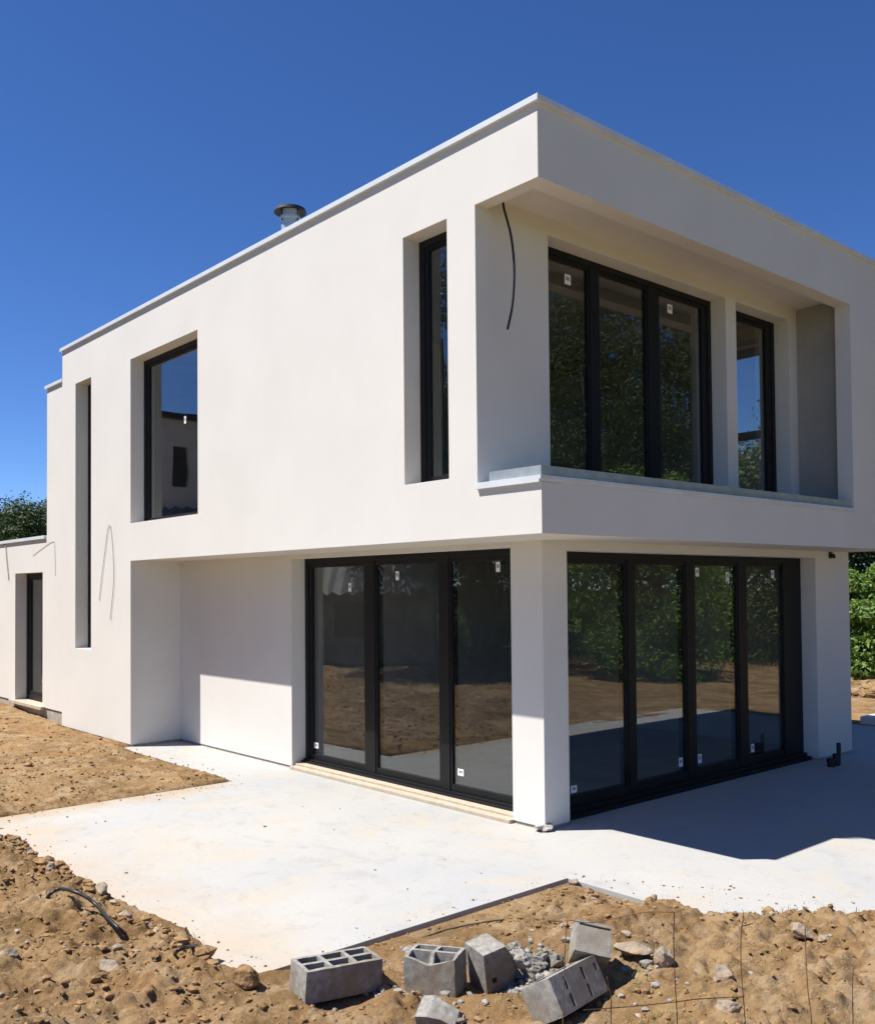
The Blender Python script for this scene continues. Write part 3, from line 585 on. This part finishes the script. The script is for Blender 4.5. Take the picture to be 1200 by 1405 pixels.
# ------------------------------------------------------------------ vegetation
def leaf_mesh(name, clumps, nper, size, m, flat=.5, seed=0):
    r = np.random.default_rng(seed); C = np.repeat(np.array([c_[:3] for c_ in clumps]), nper, 0); R_ = np.repeat(np.array([c_[3] for c_ in clumps]), nper)
    n_ = len(C); dr = r.normal(size=(n_, 3)); dr /= np.linalg.norm(dr, axis=1, keepdims=True)
    pos = C+dr*(R_*r.uniform(.35, 1.05, n_)**.6)[:, None]*np.array([1, 1, .8])
    nm = dr+r.normal(size=(n_, 3))*.7+np.array([0, 0, .5]); nm /= np.linalg.norm(nm, axis=1, keepdims=True)
    t = np.cross(nm, r.normal(size=(n_, 3))); t /= np.linalg.norm(t, axis=1, keepdims=True); b = np.cross(nm, t)
    s_ = size*r.uniform(.6, 1.4, n_)[:, None]
    V = np.stack([pos-t*s_, pos-b*s_*.45+nm*s_*.1, pos+t*s_, pos+b*s_*.45+nm*s_*.1], 1).reshape(-1, 3).astype(np.float32)
    d_ = bpy.data.meshes.new(name); d_.vertices.add(len(V)); d_.vertices.foreach_set('co', V.ravel()); d_.loops.add(len(V)); d_.loops.foreach_set('vertex_index', np.arange(len(V), dtype=np.int32))
    d_.polygons.add(n_); d_.polygons.foreach_set('loop_start', np.arange(0, 4*n_, 4, dtype=np.int32)); d_.polygons.foreach_set('loop_total', np.full(n_, 4, np.int32)); d_.update(calc_edges=True); d_.materials.append(m)
    return d_
def tree(loc, h, rad, label, m='leafm', seed=0, nclump=70, nper=110, leaf=.11, trunk=.3, group='trees around the building plot', cat='tree', low=.25, name='tree'):
    r = random.Random(seed); T = thing(name, label, cat, loc, group); V = []; Fc = []
    def limb(pts, rr):
        v_, f_ = tube(None, pts, rr, None, seg=7, res=3); n0 = len(V); V.extend(v_); Fc.extend([tuple(i+n0 for i in q_) for q_ in f_])
    top = h*.72; limb([(0, 0, -.3), (.1*r.uniform(-1, 1), .1, h*.25), (.25*r.uniform(-1, 1), .2*r.uniform(-1, 1), h*.5), (.3*r.uniform(-1, 1), .3*r.uniform(-1, 1), top)], (trunk*.5, trunk*.12))
    cl = []
    for k in range(nclump):
        a = r.uniform(0, 6.283); t_ = r.random()**.8; z = h*(low+(1-low)*t_)*.96; prof = math.sin(math.pi*min(1, .12+.86*((z/h-low)/(1-low))))**.6
        q_ = rad*prof*math.sqrt(r.uniform(.08, 1))*r.uniform(.75, 1.12); cl.append((q_*math.cos(a), q_*math.sin(a), z, rad*r.uniform(.16, .34)))
    for k in range(9):
        c_ = cl[k*5 % len(cl)]; z0 = min(c_[2]*.6, top*.9); limb([(0, 0, z0*.8), (c_[0]*.4, c_[1]*.4, z0), (c_[0]*.9, c_[1]*.9, c_[2])], (trunk*.16, .02))
    me('trunk', V, Fc, M['bark'], T, smooth=True)
    d_ = leaf_mesh('crown', cl, nper, leaf, M[m], seed=seed); o = bpy.data.objects.new('crown', d_); COL.objects.link(o); o.parent = T
    return T
def dirp(px, dist_):                      # horizontal point in the direction of a photo column
    v_ = ray(px, 800); v_ = v_[:2]/np.linalg.norm(v_[:2]); return CP[0]+v_[0]*dist_, CP[1]+v_[1]*dist_
# wood beyond the low wing
for k, (px, ds, h, rd, m, lb) in enumerate(((52, 46, 6.2, 3.1, 'leafd', 'dark rounded tree touching the house edge beyond the low wing'), (14, 50, 6.0, 3.1, 'leafd', 'dark tree beyond the low wing at the left picture edge'),
      (-45, 48, 5.6, 3.2, 'leafd', 'dark tree beyond the low wing just outside the left edge'), (34, 40, 4.0, 2.2, 'leafm', 'lower lighter green tree in front of the dark trees on the left'), (4, 38, 3.9, 2.2, 'leafm', 'lighter bushy tree behind the coping end of the low wing'))):
    x_, y_ = dirp(px, ds); tree((x_, y_, 0), h, rd, lb, m, 100+k, 110, 280, .075, low=.05)
# hedge and trees beyond the far pillar
def bush(px, ds, h, rx, m, lb, seed, leaf=.07, n=60, nper=150, name='bush', zoff=0):
    x_, y_ = dirp(px, ds); T = thing(name, lb, 'bush', (x_, y_, 0), 'bushes beyond the far pillar'); r = random.Random(seed)
    cl = [(r.uniform(-rx, rx), r.uniform(-rx*.7, rx*.7), r.uniform(.1, h-.25)+zoff, r.uniform(.22, .42)) for _ in range(n)]
    d_ = leaf_mesh('foliage', cl, nper, leaf, M[m], seed=seed); o = bpy.data.objects.new('foliage', d_); COL.objects.link(o); o.parent = T
    V, Fc = [], []
    for k in range(6):
        c_ = cl[k]; v_, f_ = tube(None, [(c_[0]*.2, c_[1]*.2, -.2), (c_[0]*.6, c_[1]*.6, c_[2]*.5), (c_[0], c_[1], c_[2])], (.03, .01), None, seg=6, res=3); n0 = len(V); V += v_; Fc += [tuple(i+n0 for i in q_) for q_ in f_]
    me('stems', V, Fc, M['bark'], T, smooth=True); return T
bush(1178, 23, 2.0, 1.4, 'leafb', 'leafy ivy covered bush right beside the far pillar', 201, .07, 80, 190)
bush(1235, 22.5, 2.0, 1.4, 'leafb', 'leafy bush at the right picture edge beyond the slab', 202, .07, 80, 190)
bush(1190, 29, 2.75, 1.7, 'leafb', 'bright sunlit green vine hedge behind the ivy bush', 203, .08, 110, 170, zoff=.1)
bush(1270, 29, 3.1, 1.7, 'leafb', 'bright green hedge continuing outside the right picture edge', 204, .08, 90, 150, zoff=.1)
for k, (px, ds, h, rd) in enumerate(((1150, 36, 9, 3.8), (1222, 34, 8.5, 3.6))):
    x_, y_ = dirp(px, ds); tree((x_, y_, 0), h, rd, ('dark tall tree behind the far pillar', 'dark tall tree behind the bright hedge at the right')[k], 'leafd', 210+k, 130, 300, .08, low=.02)
c = P(1200, 992, 2, 0)
sol('board', [B(c[0]-.1, c[0]+.9, c[1]-.3, c[1]+.25, 0, .12)], M['plank']); tag(bpy.data.objects['board'], 'pale board lying on the slab edge beyond the far pillar', 'board')
c = P(1190, 950, 2, 0)
eh = rock('earth_heap', 'heap of reddish sunlit earth beyond the slab under the hedge', 'earth heap', (c[0], c[1]+.5, -.05), (2.2, 1.5, .34), M['dirt'], 77, rough=.5, sub=6, angular=False)
for v_ in eh.data.vertices: v_.co += Vector(mn.noise_vector(v_.co*3.1))*.12+Vector(mn.noise_vector(v_.co*8))*.06+Vector(mn.noise_vector(v_.co*19))*.03
# trees the shaded windows mirror
k = 0
for (az, ds, h, rd, m) in ((22, 31, 7.5, 3.2, 'leafm'), (28.5, 29, 11.5, 3.6, 'leafm'), (33.5, 31, 12.5, 3.8, 'leafd'), (38.5, 28, 12, 3.8, 'leafm'), (43.5, 31, 12.5, 4, 'leafd'), (48.5, 29, 11.5, 3.8, 'leafm'), (54, 31, 11, 3.8, 'leafd'), (36, 24, 5.0, 2.2, 'leafb'), (45, 25, 4.2, 2.0, 'leafb')):
    a = math.radians(az); x_, y_ = -7.1+ds*math.sin(a), -5.7+ds*math.cos(a)
    tree((x_, y_, 0), h, rd, ('mid green', 'tall dense', 'tall dark', 'broad', 'tall shadowy', 'mid green leafy', 'far shadowy', 'low bright green', 'low pale green')[k]+' tree mirrored in the shaded windows', m, 300+k, 120, 420, .046, low=.04, group='trees mirrored in the windows'); k += 1
for k, (az, ds, h, rd) in enumerate(((26, 37, 12, 4.6), (33, 38, 14, 4.8), (40, 38, 14, 4.8), (47, 38, 14, 4.8))):
    a = math.radians(az); tree((-7.1+ds*math.sin(a), -5.7+ds*math.cos(a), 0), h, rd, ('first', 'second', 'third', 'last')[k]+' tree of the back row mirrored in the balcony window', 'leafd', 330+k, 100, 200, .11, low=.03, group='trees mirrored in the windows')
for k, (px, ds, h, rd) in enumerate(((1038, 30, 6.4, 3.0), (1005, 33, 6.6, 3.0))):
    x_, y_ = dirp(px, ds); tree((x_, y_, 0), h, rd, ('tree behind the house seen through the rear window', 'tree behind the house left of the one in the rear window')[k], 'leafm', 340+k, 90, 220, .08, low=.03)
# trees beside the barn mirrored in the sunlit side door
for k, (x_, y_, h) in enumerate(((-15.5, -12.4, 13.2), (-12.9, -10.2, 7.5), (-11.5, -12.0, 8), (-10.0, -13.6, 7.5), (-16, -12.5, 9), (-8, -15, 7.5), (-13.2, -14.2, 9.5))):
    tree((x_, y_, 0), h, 2.3 if h < 12 else 3.4, ('very tall dark tree behind the barn, mirrored in the narrow upper window', 'dark tree next to the barn', 'second dark tree right of the barn', 'third dark tree from the barn', 'tall tree behind the barn', 'dark tree farthest from the barn', 'tall tree behind the dark row')[k]+('' if k == 0 else ', mirrored in the terrace door'), 'leafd', 400+k, 110, 330, .055, low=.0, group='dark trees beside the barn')
# ------------------------------------------------------------------ neighbour buildings (mirrored in the sunlit windows)
def framed(name, label, cat, loc, ang): 
    T = thing(name, label, cat, loc); T.rotation_euler = (0, 0, ang); return T
ang = math.atan2(-3.4, 3.1)               # barn front runs along local x, faces local +y
T = framed('barn', 'low old masonry barn with corrugated roof, mirrored in the terrace door', 'barn', (-16.2, -6.6, 0), ang)
sol('wall', [B(-3.5, 3.3, -4, 0, -.2, 2.2)], M['barnwall'], T, subs=[B(.6, 1.5, -.4, 0, .9, 1.9), B(-2.6, -1.4, -.4, 0, -.2, 1.9)])
sol('door', [B(-2.58, -1.42, -.34, -.3, -.1, 1.88)], M['bark'], T); sol('shutter', [B(.62, 1.48, -.34, -.3, .92, 1.88)], M['bark'], T)
V = []; Fc = []; n_ = 80
for i in range(n_+1):
    x_ = -3.8+7.4*i/n_; dz = .05*math.cos(i*math.pi/2)
    V += [(x_, .35, 2.12+dz), (x_, -4.2, 4.75+dz), (x_, .35, 2.08+dz), (x_, -4.2, 4.71+dz)]
for i in range(n_):
    a = 4*i; Fc += [(a, a+4, a+5, a+1), (a+2, a+3, a+7, a+6), (a, a+2, a+6, a+4), (a+1, a+5, a+7, a+3)]
me('roof', V, Fc, mat('corrugated_sheet', (.13, .13, .135), (.24, .24, .24), 1.5, .7, metal=.1), T)
T = framed('neighbour_house', 'tall brown rendered neighbour house, mirrored in the upper left window', 'house', (-22.5, -6.5, 0), math.radians(-82)); 

def mirrored(px, py, y0, T_):            # where the pane at y = y0 shows the plane of this thing's front
    o_ = Vector((CP[0], 2*y0-CP[1], CP[2])); v_ = Vector(ray(px, py)); v_.y = -v_.y
    Mi = (Matrix.Translation(T_.location) @ T_.rotation_euler.to_matrix().to_4x4()).inverted(); a_ = Mi @ o_; b_ = Mi.to_3x3() @ v_; t_ = -a_.y/b_.y; return a_+b_*t_
p1, p2, pe = mirrored(237, 612, .24, T), mirrored(259, 668, .24, T), mirrored(250, 576, .24, T)
wx0, wx1 = sorted((p1.x, p2.x)); wz1, wz0 = p1.z, p2.z; hh = pe.z
V, Fc, mi = solid([B(wx0-5, wx1+5, -8, 0, -.3, hh)], [B(wx0, wx1, -.3, 0, wz0, wz1)]); me('wall', V, Fc, M['brick'], T)
sol('roof', [B(wx0-5.3, wx1+5.3, -8.3, .3, hh+.005, hh+.16)], M['frame'], T)
sol('window', [B(wx0+.01, wx1-.01, -.25, -.2, wz0+.01, wz1-.01)], M['frame'], T)
